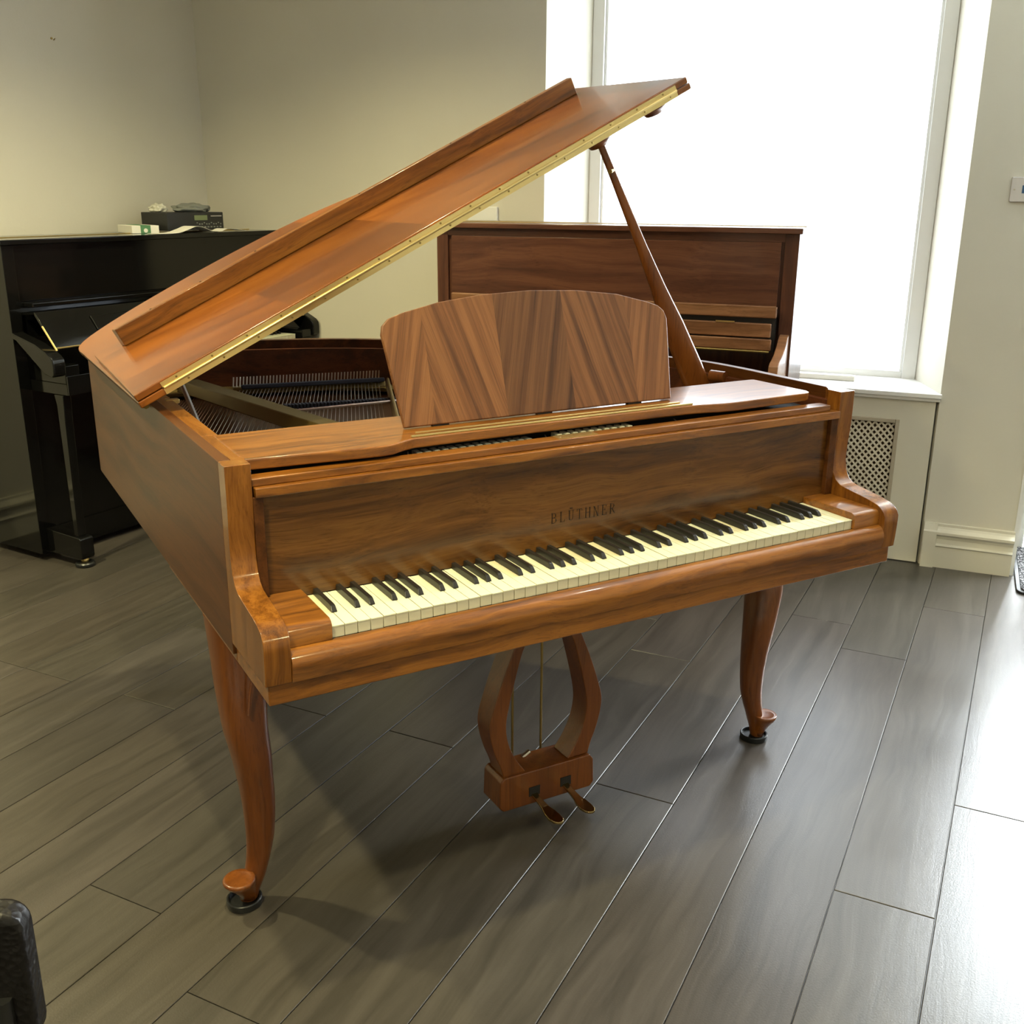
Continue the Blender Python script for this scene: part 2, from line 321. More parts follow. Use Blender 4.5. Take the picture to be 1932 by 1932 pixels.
# window
win = struct(bpy.data.objects.new('window_1', None)); C.objects.link(win); win.location = wp(.85, .35, .7)
def wchild(name, mat, parts, par, **k):
    mb = MB()
    for a0, a1, b0, b1, z0, z1 in parts: mb.box(a0, a1, b0, b1, z0, z1, T=lambda p: wp(p.x, p.y, p.z)-par.location)
    return mb.obj(name, mat, par, smooth=False, **k)
wchild('window_frame', 'white', [(.11, .165, .315, .38, .70, 2.52), (1.537, 1.59, .315, .38, .70, 2.52), (.11, 1.59, .315, .38, 2.46, 2.52), (.165, .178, .33, .37, .72, 2.46), (1.525, 1.537, .33, .37, .72, 2.46), (.165, 1.537, .325, .37, .70, .735)], win, bevel=.003)
wchild('window_pane', 'frost', [(.178, 1.525, .350, .354, .73, 2.46)], win)
mb = MB(); mb.prism([(-.006, -.022), (1.69, -.022), (1.69, 0), (1.59, .33), (.105, .33), (0, 0), (-.006, 0)], .688, .706, lambda a, b, z: wp(a, b, z)-win.location)
mb.prism([(-.003, -.012), (1.686, -.012), (1.686, .0), (-.003, .0)], .674, .688, lambda a, b, z: wp(a, b, z)-win.location)
mb.obj('window_sill', 'white', win, smooth=False, bevel=.004)
# radiator cover under the window
rc = root('radiator_cover', 'cream painted radiator cover with diamond lattice grille under the window', 'radiator cover', wp(.85, 0, 0))
loc = rc.location.copy()
def wq(a, b, z): return wp(a, b, z)-loc
mb = MB()
for a0, a1, z0, z1 in ((.012, .138, .004, .672), (1.56, 1.675, .004, .672), (.138, 1.56, .592, .672), (.138, 1.56, .004, .16)):
    mb.box(a0, a1, .0, .018, z0, z1, T=lambda p: wq(p.x, p.y, p.z))
mb.obj('panel', 'panel', rc, smooth=False)
mb = MB()
for a0, a1, z0, z1 in ((.138, .154, .16, .592), (1.544, 1.56, .16, .592), (.154, 1.544, .576, .592), (.154, 1.544, .16, .176)):
    mb.box(a0, a1, -.006, .014, z0, z1, T=lambda p: wq(p.x, p.y, p.z))
mb.obj('grille_frame', 'frame', rc, smooth=False, bevel=.003)
mb = MB(); x0, x1, z0, z1 = .150, 1.548, .172, .58; st = .0245; hw = .0038
def clipseg(p, q):
    t0, t1 = 0, 1; dx, dz = q[0]-p[0], q[1]-p[1]
    for pp, qq in ((-dx, p[0]-x0), (dx, x1-p[0]), (-dz, p[1]-z0), (dz, z1-p[1])):
        if abs(pp) < 1e-9:
            if qq < 0: return None
        else:
            r_ = qq/pp
            if pp < 0: t0 = max(t0, r_)
            else: t1 = min(t1, r_)
    return None if t0 >= t1 else ((p[0]+t0*dx, p[1]+t0*dz), (p[0]+t1*dx, p[1]+t1*dz))
for sgn in (1, -1):
    k = -30
    while k < 100:
        s0 = x0+k*st
        c = clipseg((s0, z0 if sgn > 0 else z1), (s0+1.4, (z0 if sgn > 0 else z1)+sgn*1.4*1.15)); k += 1
        if not c: continue
        (a, za), (b_, zb) = c; dd = Vector((b_-a, zb-za)).normalized(); px, pz = -dd.y*hw, dd.x*hw; bb = .004 if sgn > 0 else .0065
        vs = [wq(a+px, bb, za+pz), wq(a-px, bb, za-pz), wq(b_-px, bb, zb-pz), wq(b_+px, bb, zb+pz), wq(a+px, bb+.003, za+pz), wq(a-px, bb+.003, za-pz), wq(b_-px, bb+.003, zb-pz), wq(b_+px, bb+.003, zb+pz)]
        mb.add(vs, [(0, 1, 2, 3), (4, 7, 6, 5), (0, 4, 5, 1), (1, 5, 6, 2), (2, 6, 7, 3), (3, 7, 4, 0)])
mb.obj('lattice', 'lattice', rc, smooth=False)
MB().box(.14, 1.56, .03, .034, .16, .6, T=lambda p: wq(p.x, p.y, p.z)).obj('backing', newmat('brown_backing', (.09, .055, .03), .8), rc, smooth=False)
# skirting
SK = [(0, 0), (-.020, 0), (-.020, .088), (-.026, .094), (-.020, .102), (-.014, .12), (-.016, .132), (-.030, .142), (-.030, .152), (-.016, .164), (-.010, .172), (-.010, .182), (0, .184)]
def skirt(name, P, Q, nrm):
    P, Q, nrm = Vector(P), Vector(Q), Vector(nrm); mb = MB(); n = len(SK)
    v = [e-nrm*b*1.0+Vector((0, 0, z)) for e in (P, Q) for b, z in SK]
    mb.add(v, [list(range(n))[::-1], list(range(n, 2*n))]+[(i, (i+1) % n, n+(i+1) % n, n+i) for i in range(n)])
    return struct(mb.obj(name, 'panel' if True else '', None, smooth=False))
skirt('baseboard_back', wp(-.338, 0, 0), wp(-.004, 0, 0), -WN)
# plinth block moulding at the left of the pier
struct(MB().prism([(0, 0), (-.03, 0), (-.03, .142), (-.012, .184), (0, .184)], 0, .05, lambda b, z, a: wp(-.004-a, b, z)).obj('trim_1', 'panel', None, smooth=False))
skirt('baseboard_back', wp(1.69, 0, 0), wp(3.49, 0, 0), -WN)
skirt('baseboard_left', CN-LD*.0, CN-LD*6, Vector((LD.y, -LD.x, 0)))
# white corner bead on the pier and door in its recess
struct(MB().prism([(-.341, -.004), (-.333, -.004), (-.333, .006), (-.341, .006)], .18, 2.52, lambda a, b, z: wp(a, b, z)).obj('trim_2', 'white', None, smooth=False))
struct(MB().box(-.352, -.337, .0, .40, 0, 2.52, T=lambda p: wp(p.x, p.y, p.z)).obj('trim_3', 'white', None, smooth=False))
door = struct(bpy.data.objects.new('door_1', None)); C.objects.link(door); door.location = wp(-.86, .42, 0)
wchild('door_frame', 'white', [(-.40, -.352, .38, .43, 0, 2.5), (-1.39, -1.34, .38, .43, 0, 2.5), (-1.34, -.40, .38, .43, 2.44, 2.5)], door, bevel=.003)
wchild('door_panel', 'white', [(-1.33, -.412, .385, .425, .02, .74), (-.47, -.412, .385, .425, .74, 2.43), (-1.33, -1.27, .385, .425, .74, 2.43), (-1.27, -.47, .385, .425, 2.36, 2.43)], door, bevel=.003)
wchild('door_pane', 'clear', [(-1.27, -.47, .40, .404, .74, 2.36)], door)
# door mat
mt = root('door_mat', 'speckled grey carpet door mat with a black rubber edge beside the pier', 'door mat', wp(-.86, .09, 0)); ml = mt.location.copy()
def rrect(a0, a1, b0, b1, r, n=5):
    P = []
    for cx, cy, s in ((a1-r, b1-r, 0), (a0+r, b1-r, 90), (a0+r, b0+r, 180), (a1-r, b0+r, 270)):
        for i in range(n+1): t = math.radians(s+90*i/n); P.append((cx+r*math.cos(t), cy+r*math.sin(t)))
    return P
MB().prism(rrect(-1.36, -.358, -.215, .375, .04), .0, .010, lambda a, b, z: wp(a, b, z)-ml).obj('rubber_edge', 'rubber', mt, bevel=.002)
MB().prism(rrect(-1.342, -.374, -.198, .36, .03), .0101, .015, lambda a, b, z: wp(a, b, z)-ml).obj('pile', 'carpet', mt)
# wall plate
pl_ = root('wall_plate', 'brushed steel control plate with a small blue display on the right pier', 'wall plate', wp(-.218, 0, 1.428)); q = pl_.location.copy()
MB().prism(rrect(-.291, -.145, 1.428, 1.515, .005), -.009, -.0005, lambda a, z, b: wp(a, b, z)-q).obj('plate', 'chrome', pl_, bevel=.002)
MB().box(-.25, -.183, -.0105, -.0085, 1.458, 1.486, T=lambda p: wp(p.x, p.y, p.z)-q).obj('display', 'blue', pl_)
for a in (-.158, -.278):
    MB().rings([[wp(a+r*math.cos(t), b, 1.4715+r*math.sin(t))-q for t in [k*math.pi/6 for k in range(12)]] for r, b in ((.0035, -.0085), (.0035, -.0102), (.002, -.0106))]).obj('screw', 'steel', pl_)
# hook on the left wall, unidentified white box on the back wall
h = MB(); h.tube([lp(.459, .035, 2.057), lp(.459, -.004, 2.057)], .0045, 8); h.tube([lp(.468, .03, 2.054), lp(.470, -.002, 2.052), lp(.472, -.006, 2.058)], .002, 6)
tag(h.obj('wall_hook', 'brassd', None), 'small dark hook screwed into the bare left wall near the top', 'hook')
tag(MB().box(1.898, 2.04, -.018, -.001, 1.31, 1.392, T=lambda p: wp(p.x, p.y, p.z)).obj('wall_box', 'white', None, bevel=.003), 'small white box fixed to the back wall above the mahogany upright piano', 'wall_box')
# long box on the sill
sb = root('sill_box', 'long pale roll with a grey-blue end cap lying on the window sill', 'roll', wp(.62, .16, .706), math.atan2(WD.y, WD.x)+.04)
box('tube', 'paper', sb, -.28, .15, -.02, .02, 0, .022, bevel=.004); box('end_cap', newmat('grey_blue_cap', (.42, .5, .56), .5), sb, .15, .24, -.025, .025, 0, .028, bevel=.004)

# ================================================================ GRAND PIANO
GW = 1.4706
gp = root('grand_piano', 'golden walnut grand piano with its lid propped open, in the middle of the floor', 'piano')
OUT = [(GW, .20), (GW, .40), (GW, .56), (1.452, .70), (1.385, .86), (1.26, 1.03), (1.12, 1.20), (.99, 1.36), (.86, 1.49), (.71, 1.585), (.55, 1.645), (.38, 1.69), (.22, 1.715), (.10, 1.722), (.03, 1.712), (.004, 1.68), (0, 1.64)]
curve = [(p.x, p.y) for p in spline([Vector((x, y, 0)) for x, y in OUT], 4)]+[(0, .20)]
def offset(poly, d):
    P = [Vector((a, b)) for a, b in poly]; R = []
    for i, p in enumerate(P):
        t = (P[min(i+1, len(P)-1)]-P[max(i-1, 0)]).normalized(); n_ = Vector((-t.y, t.x)); R.append(p+n_*d)
    return [(a.x, a.y) for a in R]
def wallstrip(poly, d, z0, z1, zt=None):
    inn = offset(poly, d); mb = MB(); n = len(poly); R = []
    for (a, b), (c, e) in zip(poly, inn): R.append([Vector((a, b, z0)), Vector((a, b, z1)), Vector((c, e, z1)), Vector((c, e, z0))])
    return mb.rings(R)
wallstrip(curve, .022, .655, 1.0113).obj('case', 'side', gp, bevel=.0015)
wallstrip(offset(curve, .0221), .02, .70, .985).obj('inner_rim', 'inner', gp)
rims = offset(curve, .0221)
MB().prism(rims, .668, .69, XY).obj('case_floor', 'inner', gp)
MB().prism(offset(curve, .03), .845, .855, XY).obj('soundboard', newmat('amber_soundboard', (.10, .042, .012), .35), gp)
# arms with their S curve
ARM = [(0, .677), (-.002, .70), (-.004, .735), (-.004, .752), (.001, .762), (.010, .770), (.022, .776), (.05, .782), (.085, .787), (.115, .791), (.135, .795), (.150, .804), (.160, .820), (.165, .845), (.1645, .88), (.160, .94), (.1599, 1.0113), (.2005, 1.0113), (.2005, .677)]
ARMs = ARM
for x0, x1 in ((0, .0446), (GW-.0446, GW)):
    MB().prism(ARMs, x0, x1, YZ).obj('arm', 'wz', gp, bevel=.0012)
for x0, x1 in ((0.0221, .0446), (GW-.0446, GW-.0221)):
    MB().prism([(x0, .2005), (x1, .2005), (x1 if x0 < .5 else x0+.012, .212), (x0 if x0 < .5 else x0, .228)] if x0 < .5 else [(x0, .2005), (x1, .2005), (x1, .228), (x0+.012, .212)], .8, 1.0112, XY).obj('arm_corner', 'wy', gp)
kb = MB().box(.006, GW-.006, .007, .2, .6376, .6768).box(.006, GW-.006, .2, .76, .6376, .6549)
kb.obj('keybed', 'wx', gp, bevel=.003)
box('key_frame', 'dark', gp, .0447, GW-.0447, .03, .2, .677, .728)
# key slip with rounded nose
KS = [(.0175, .677), (.0175, .7315), (.010, .7315), (.003, .7285), (-.003, .7225), (-.007, .714), (-.008, .705), (-.007, .697), (-.0045, .688), (-.002, .677)]
KS = [(a, b) for a, b in KS]
MB().prism(KS, .0448, GW-.0448, YZ).obj('key_slip', 'wx', gp, ang=1.2)
for x0, x1 in ((.0448, .1222), (GW-.1222, GW-.0448)):
    MB().prism([(.013, .7316), (.013, .757), (.017, .764), (.024, .7675), (.172, .7675), (.172, .7316)], x0, x1, YZ).obj('key_block', 'wx', gp, bevel=.001)
# fallboard, rails
fb = box('fallboard', 'fall', gp, .0447, GW-.0447, .1725, .19, .754, .951)
box('fallboard_rail', 'wx', gp, .0478, GW-.0478, .1526, .20, .951, .9685, bevel=.002)
box('fallboard_rail', 'wx', gp, .0447, 1.402, .165, .2, .9686, .9825, bevel=.002)
for x0, x1 in ((.0447, .062), (GW-.066, GW-.0447)): box('fallboard_trim', 'side', gp, x0, x1, .160, .1724, .7676, .951, bevel=.001)
# lettering BLÜTHNER
def glyph(mb, ch, x, z0, h):
    w = h*.62; T = .0017; t = .0006
    def st(x0, y0, x1, y1, wd):
        a = Vector((x+x0*w, z0+y0*h)); b = Vector((x+x1*w, z0+y1*h)); d = (b-a).normalized(); n_ = Vector((-d.y, d.x))*wd/2
        mb.prism([tuple(a+n_), tuple(a-n_), tuple(b-n_), tuple(b+n_)], .1720, .1729, lambda u, v, y: Vector((u, y, v)))
    def stem(cx, y0=0, y1=1, wd=T):
        st(cx, y0, cx, y1, wd)
        for yy in (y0, y1): st(cx-.16, yy, cx+.16, yy, t)
    def curv(pts, wds):
        for (a, b), (c, d), wd in zip(pts[:-1], pts[1:], wds): st(a, b, c, d, wd)
    if ch in 'BR':
        stem(.15); curv([(.15, 1), (.6, .98), (.78, .86), (.78, .66), (.6, .54), (.15, .52)], [t, t, T, t, t])
        if ch == 'B': curv([(.15, .52), (.65, .5), (.86, .36), (.86, .16), (.65, .02), (.15, 0)], [t, t, T, t, t])
        else: st(.42, .52, .92, 0, T)
    if ch == 'L': stem(.2); st(.2, 0, .85, 0, t); st(.85, 0, .88, .22, t)
    if ch == 'U':
        st(.18, .3, .18, 1, T); st(.82, .3, .82, 1, t); curv([(.18, .3), (.25, .1), (.5, 0), (.75, .1), (.82, .3)], [T, T*.8, t, t])
        for cx in (.18, .82): st(cx-.16, 1, cx+.16, 1, t)
        for cx in (.36, .64): st(cx, 1.16, cx, 1.28, .0024)
    if ch == 'T': stem(.5); st(.05, 1, .95, 1, t); st(.05, 1, .04, .78, t); st(.95, 1, .96, .78, t)
    if ch == 'H': stem(.15); stem(.85); st(.15, .52, .85, .52, t)
    if ch == 'N': stem(.14, wd=t); stem(.86, wd=t); st(.14, 1, .86, 0, T)
    if ch == 'E': stem(.2); st(.2, 1, .85, 1, t); st(.2, 0, .88, 0, t); st(.2, .52, .65, .52, t); st(.85, 1, .86, .8, t); st(.88, 0, .9, .22, t); st(.65, .42, .65, .62, t)
mb = MB(); x = .6485
for ch in 'BLUTHNER': glyph(mb, ch, x, .8085, .0215); x += .0205
lab(mb.obj('lettering', 'inlay', fb, smooth=False), 'dark inlaid maker name lettering')
# keys
KX0 = (GW-1.225)/2; PW = 1.225/52
def white_key_mesh(tail):
    w = PW/2-.0007; y0, y1, ym, zt = 0, .152, .052, 0
    v = [(-w, y0, 0), (w, y0, 0), (w, ym, 0), (-w, ym, 0), (w, y1, 0), (-w, y1, 0), (-w, y0, -.0018), (w, y0, -.0018), (-w, y0+.0014, -.0019), (w, y0+.0014, -.0019), (-w, y0+.0014, -.0215), (w, y0+.0014, -.0215), (w, y1, -.0215), (-w, y1, -.0215)]
    f = [(0, 1, 2, 3), (3, 2, 4, 5), (0, 6, 7, 1), (6, 8, 9, 7), (8, 10, 11, 9), (1, 7, 9, 11, 12, 4, 2), (0, 3, 5, 13, 10, 8, 6), (4, 12, 13, 5)]
    me = bpy.data.meshes.new('white_key'); me.from_pydata(v, [], f); me.update()
    for m in ('ivory', tail, 'ivory_f'): me.materials.append(M[m])
    me.polygons[1].material_index = 1
    for i in (4, 5, 6): me.polygons[i].material_index = 2
    return me
wk = [white_key_mesh(t) for t in ('ivory', 'ivory_b', 'ivory_c')]
wb, wt = .0052, .0042; L_ = .098
v = [(-wb, 0, 0), (wb, 0, 0), (wb, L_, 0), (-wb, L_, 0), (-wb, .001, .003), (wb, .001, .003), (-wt, .007, .0105), (wt, .007, .0105), (wt, .012, .0122), (-wt, .012, .0122), (wt, L_, .0122), (-wt, L_, .0122)]
f = [(0, 1, 5, 4), (4, 5, 7, 6), (6, 7, 8, 9), (9, 8, 10, 11), (1, 2, 10, 8, 7, 5), (0, 4, 6, 9, 11, 3), (3, 11, 10, 2), (0, 3, 2, 1)]
bk = bpy.data.meshes.new('black_key'); bk.from_pydata(v, [], f); bk.update(); bk.materials.append(M['bkey'])
def keyboard(parent, x0, y0, z, rng=(0, 52), variants=True):
    names = 'ABCDEFG'; rk = random.Random(5)
    for i in range(*rng):
        me = wk[rk.choice([0, 0, 1, 2])] if variants else wk[0]
        o = bpy.data.objects.new('white_key', me); C.objects.link(o); o.parent = parent; o.location = (x0+(i+.5)*PW, y0, z+(rk.uniform(-.0004, .0004)))
        n_ = names[i % 7]
        if n_ in 'ACDFG' and i < 51:
            sh = {'C': -.0018, 'D': .0018, 'F': -.0022, 'G': 0, 'A': .0022}[n_]
            b = bpy.data.objects.new('black_key', bk); C.objects.link(b); b.parent = parent; b.location = (x0+(i+1)*PW+sh, y0+.054, z)
            m = b.modifiers.new('bevel', 'BEVEL'); m.width = .0009; m.segments = 2
keyboard(gp, KX0, .0192, .7525)
# music shelf (desk slide) with side rails
sh = [(.056, .417), (.0448, .417), (.0448, .190), (.052, .183), (.29, .182), (.315, .186), (.345, .203), (.37, .212), (.5, .2145), (.9, .2145), (1.02, .2125), (1.06, .207), (1.10, .198), (1.135, .195), (1.36, .205), (1.379, .214), (1.384, .226), (1.3795, .40), (1.372, .405)]
MB().prism([(a, max(b, .2012) if (a < .056) else b) for a, b in sh], .9885, 1.0085, XY).obj('music_shelf', 'wx', gp, bevel=.0035, seg=3)
box('side_rail', 'wy', gp, .0224, .0560, .4172, 1.02, .975, 1.008, bevel=.002)
MB().prism([(.0225, .229), (.0446, .213), (.0446, .417), (.0225, .417)], .975, 1.008, XY).obj('side_rail', 'wy', gp, bevel=.001)
for y, a, b in ((.2425, .385, 1.018), (.2205, .366, 1.036)): box('ledge_strip', 'brass', gp, a, b, y-.0035, y+.0035, 1.0086, 1.0125, bevel=.001)
# music desk
th = math.radians(17); 
def dsk(x, s, t=0): return Vector((x, .284+s*math.sin(th)+t*math.cos(th), 1.0125+s*math.cos(th)-t*math.sin(th)))
dp = [(.382, .0), (1.028, .0), (1.044, .155), (1.046, .178), (1.040, .196), (1.026, .208), (1.0, .217), (.92, .238), (.82, .250), (.705, .2545), (.59, .2505), (.49, .239), (.41, .222), (.380, .212), (.366, .199), (.3615, .182), (.364, .165)]
md = MB().prism(dp, 0, .011, lambda x, s, t: dsk(x, s, t)).obj('music_desk', 'desk', gp, bevel=.0025, seg=3)
for x in (.46, .70, .93): box('desk_foot', 'dark', gp, x-.018, x+.018, .286, .296, 1.0086, 1.016)
MB().tube([(.70, .30, 1.012), (.70, .40, 1.15)], .004, 6).obj('desk_stay', 'brassd', gp)
# action seen in the gap behind the fallboard
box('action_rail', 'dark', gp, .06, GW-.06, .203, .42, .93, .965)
mb = MB()
for i in range(40):
    a = .375+i*.0195
    if .668 < a < .87: mb.box(a, a+.010, .214, .240, .965, .9802)
mb.obj('hammer_heads', M['ivory_f'], gp, smooth=False, kind='stuff')
mb = MB()
for i in range(14): mb.box(.375+i*.0185, .386+i*.0185, .214, .240, .965, .9790)
mb.obj('hammer_felts', M['greyrod'], gp, smooth=False, kind='stuff')
for a in (.352, .655, .985): MB().tube([(a, .205, .978), (a+.012, .232, .978)], .0014, 6).obj('action_bracket', 'steel', gp)
pq = box('maker_plaque', 'brass', gp, .662, .756, .170, .197, .9826, .9835)
for a in (.672, .746): MB().lathe([(.0022, .9835), (.0022, .9841)], (a, .1835, 0), 10).obj('screw', 'steel', pq)
# plate and strings
pi_ = offset(curve, .06)
mb = MB(); ring_o = offset(curve, .045); ring_i = offset(curve, .125)
mb.rings([[Vector((*a, .868)), Vector((*a, .876)), Vector((*b, .876)), Vector((*b, .868))] for a, b in zip(ring_o, ring_i)]); mb.obj('iron_plate', 'gold', gp)
def bar(a, b, w, h, name='plate_bar', mat='gold'):
    a, b = Vector(a), Vector(b); d = (b-a).normalized(); n_ = Vector((-d.y, d.x, 0))*w/2; mb = MB()
    R = [[p-n_, p-n_*.6+Vector((0, 0, h)), p+n_*.6+Vector((0, 0, h)), p+n_] for p in (a, b)]
    return mb.rings(R).obj(name, mat, gp, bevel=.004)
bar((.245, 1.50, .90), (.43, .60, .90), .085, .03)
bar((.775, 1.30, .895), (.52, .62, .895), .014, .03, mat='brassd')
bar((.36, 1.47, .885), (.80, 1.385, .885), .05, .02)
dr = az(21)
N = 64
for i in range(N):
    t = i/(N-1); a = Vector((.12+t*.66, 1.47-.085*t, .898)) if t > .30 else Vector((.12+t*.66, 1.35+.33*t, .895))
    b = a-dr*min((a.y-.44)/dr.y, (a.x-.10)/dr.x); b.z = .9
    o = MB().tube([a, b], .0009, 5).obj('string', 'copper' if i < 22 else 'steel', gp)
mb = MB()
for i in range(46):
    t = i/45; p = Vector((.36+t*.42, 1.465-.082*t, .905)); mb.tube([p, p+Vector((.004, .004, .028))], .0022, 5)
mb.obj('hitch_pins', 'steel', gp, kind='stuff')
bar((.375, 1.435, .903), (.79, 1.36, .903), .022, .012, 'damper_felt', 'felt')
mb = MB()
for i in range(40):
    t = i/39; p = Vector((.40+t*.36, 1.10-.06*t, .903)); mb.box(p.x-.003, p.x+.003, p.y-.012, p.y+.012, .903, .914)
mb.obj('dampers', 'felt', gp, kind='stuff')
MB().tube([(.34, 1.02, .912), (.84, 1.02, .912)], .004, 6).obj('damper_rail', 'steel', gp)
MB().tube([(.124, 1.02, 1.0), (.11, .79, .93)], .006, 8).obj('lid_stay', 'greyrod', gp)
box('rim_latch', 'brass', gp, .04, .07, .80, .82, 1.0, 1.0095, bevel=.002)
# lid --------------------------------------------------------------
LO = Vector((-.035, .66, 1.022)); la = math.radians(26.13)
lT = Vector((math.cos(la), 0, math.sin(la))); lNn = Vector((-math.sin(la), 0, math.cos(la)))
def lid(s, y, h): return LO+lT*s+Vector((0, y-.66, 0))+lNn*h
lc = [(p.x, p.y) for p in spline([Vector(p+(0,)) for p in [(1.535, .66), (1.515, .80), (1.44, .94), (1.33, 1.09), (1.20, 1.25), (1.06, 1.40), (.92, 1.53), (.76, 1.625), (.58, 1.67), (.40, 1.68), (.22, 1.66), (.10, 1.625), (.03, 1.58), (.002, 1.52), (0, 1.44)]], 4)]+[(0, .66)]
ld_ = MB().prism(lc, 0, .0155, lambda s, y, h: lid(s, y, h)).obj('lid', 'lidw', gp, bevel=.003)
fl = MB().prism([(.0, .66), (1.53, .66), (1.575, 1.235), (.012, 1.235)], .0165, .032, lambda s, y, h: lid(s, y, h)).obj('lid_flap', 'lidw', gp, bevel=.003)
bt = MB().prism([(.080, 1.14), (1.521, 1.14), (1.523, 1.166), (.075, 1.166)], .0321, .078, lambda s, y, h: lid(s, y, h)).obj('batten', 'bat', fl, bevel=.0025)
for s in (.18, .32, .48, .80, 1.1, 1.36):
    MB().rings([[lid(s+r*math.cos(t), 1.152+r*math.sin(t), h) for t in [k*math.pi/5 for k in range(10)]] for r, h in ((.003, .0775), (.003, .0787))]).obj('screw_hole', 'dark', fl)
def leaf(h0, h1, y): return MB().prism([(.058, h0), (1.488, h0), (1.488, h1), (.058, h1)], y, .6598, lambda s, h, yy: lid(s, yy, h))
hg = leaf(.0012, .0142, .6572).obj('lid_hinge', 'brass', gp)
leaf(.0172, .0282, .6572).obj('hinge_leaf', 'brass', hg)
MB().tube([lid(.060, .6560, .0158), lid(1.486, .6560, .0158)], .0034, 10).obj('hinge_knuckle', 'brass', hg)
for i in range(17):
    for h, o_ in ((.0088, .055), (.0236, .035)):
        s = .058+o_+i*.0845
        if s < 1.48: MB().rings([[lid(s+r*math.cos(t), y, h+r*math.sin(t)) for t in [k*math.pi/4 for k in range(8)]] for r, y in ((.0024, .6573), (.0024, .6560), (.001, .6553))]).obj('screw', 'brassd', hg)
for y in (.80, 1.42): MB().tube([(-.008, y-.03, 1.008), (-.008, y+.03, 1.008)], .008, 8).obj('side_hinge', 'brassd', gp)
for s in (1.262, 1.445):
    mb = MB(); R = []
    for r, h in ((.045, 0), (.043, -.006), (.028, -.014), (.022, -.022)):
        R.append([lid(s+r*math.cos(t), .715+r*.9*math.sin(t), h) for t in [k*math.pi/10 for k in range(20)]])
    lab(mb.rings(R).obj('prop_cup', 'leg', ld_), 'turned wooden cup for the prop stick')
pb, pt = Vector((1.405, .63, .93)), lid(1.262, .705, -.012)
mb = MB(); dP = (pt-pb); R = []
for t, w, dpt in ((0, .034, .018), (.12, .034, .018), (.30, .029, .016), (.45, .020, .014), (.62, .014, .0125), (.85, .010, .010), (1, .0085, .0085)):
    p = pb+dP*t; ux = Vector((.86, -.5, .35)).normalized(); uy = dP.cross(ux).normalized(); n_ = 16
    R.append([p+ux*w*math.copysign(abs(math.cos(a))**.6, math.cos(a))+uy*dpt*math.copysign(abs(math.sin(a))**.6, math.sin(a)) for a in [2*math.pi*k/n_ for k in range(n_)]])
ps = mb.rings(R).obj('prop_stick', 'leg', gp)
p = pb+dP*.90; MB().tube([p+Vector((0, -.01, 0)), p+Vector((-.018, -.022, -.004))], [.004, .006], 8).obj('peg', 'brassd', ps)
MB().tube([(1.41, .60, .985), (1.425, .56, .985)], .016, 10).obj('prop_pivot', 'leg', gp)
# legs --------------------------------------------------------------
def leg(fx, fy, sx, cs, pad, name='leg'):
    e = Vector((sx*.985, -.174, 0)); g = Vector((-e.y, e.x, 0)); f0 = Vector((fx, fy, 0)); mb = MB()
    zz_ = [.645, .60, .55, .50, .45, .40, .35, .30, .25, .20, .15, .11, .085, .06, .04, .02, .010]
    aa = [.058, .055, .051, .0475, .0445, .0415, .0385, .0358, .0340, .0325, .0300, .0265, .0245, .0225, .021, .0195, .0185]
    hh = [.055, .050, .040, .028, .017, .008, .0] + [0]*10
    bb = [.060, .058, .054, .051, .049, .047, .044, .040, .035, .030, .027, .0245, .024, .023, .021, .019, .018]
    zs = spline([Vector(p) for p in zip(cs, aa, bb)], 3); zz = spline([Vector((z, h_, 0)) for z, h_ in zip(zz_, hh)], 3); R = []
    for q_, z_ in zip(zs, zz):
        c, a, b = q_; z = min(z_.x, .6374); pw = .72 if z > .45 else .72+.28*min(1, (.45-z)/.3)
        R.append([f0+e*(c+a*math.copysign(abs(math.cos(t))**pw, math.cos(t)))+g*(b*math.copysign(abs(math.sin(t))**pw, math.sin(t)))+Vector((0, z_.y, z)) for t in [2*math.pi*k/28 for k in range(28)]])
    mb.rings(R); lg = mb.obj(name, 'leg', gp, ang=1.4)
    mb = MB(); R = []; F = f0+e*cs[-1]; P = f0+Vector((*pad, 0))
    for r, z, t_ in ((.0182, .012, 0), (.0195, .025, .12), (.024, .045, .5), (.030, .062, .85), (.0335, .072, 1), (.0338, .0765, 1), (.0315, .0795, 1), (.024, .0775, .98), (.012, .076, .95)):
        c_ = F.lerp(P, t_); R.append([c_+Vector((r*math.cos(t), r*math.sin(t), z)) for t in [2*math.pi*k/28 for k in range(28)]])
    mb.rings(R).obj('scroll_foot', 'leg', lg, ang=1.4)
    return lg, e, g, f0
CL = [-.046, -.045, -.042, -.038, -.037, -.037, -.042, -.0465, -.050, -.051, -.049, -.043, -.037, -.030, -.022, -.015, -.013]
CR = [-.046, -.036, -.016, .002, .008, -.001, -.0115, -.016, -.0195, -.0205, -.0185, -.011, -.004, .002, .007, .010, .011]
lg1, e, g, f0 = leg(.020, .374, -1, CL, (-.010, -.020))
MB().tube(spline([f0+Vector(p) for p in [(.028, -.010, .625), (.046, -.012, .618), (.056, -.018, .595), (.052, -.026, .55), (.040, -.032, .50), (.032, -.038, .455)]], 5), .0030, 6).obj('carving', 'leg', lg1)
leg(GW-.020, .374, 1, CR, (.0165, -.020)); leg(.285, 1.38, -1, CR, (0, .018))
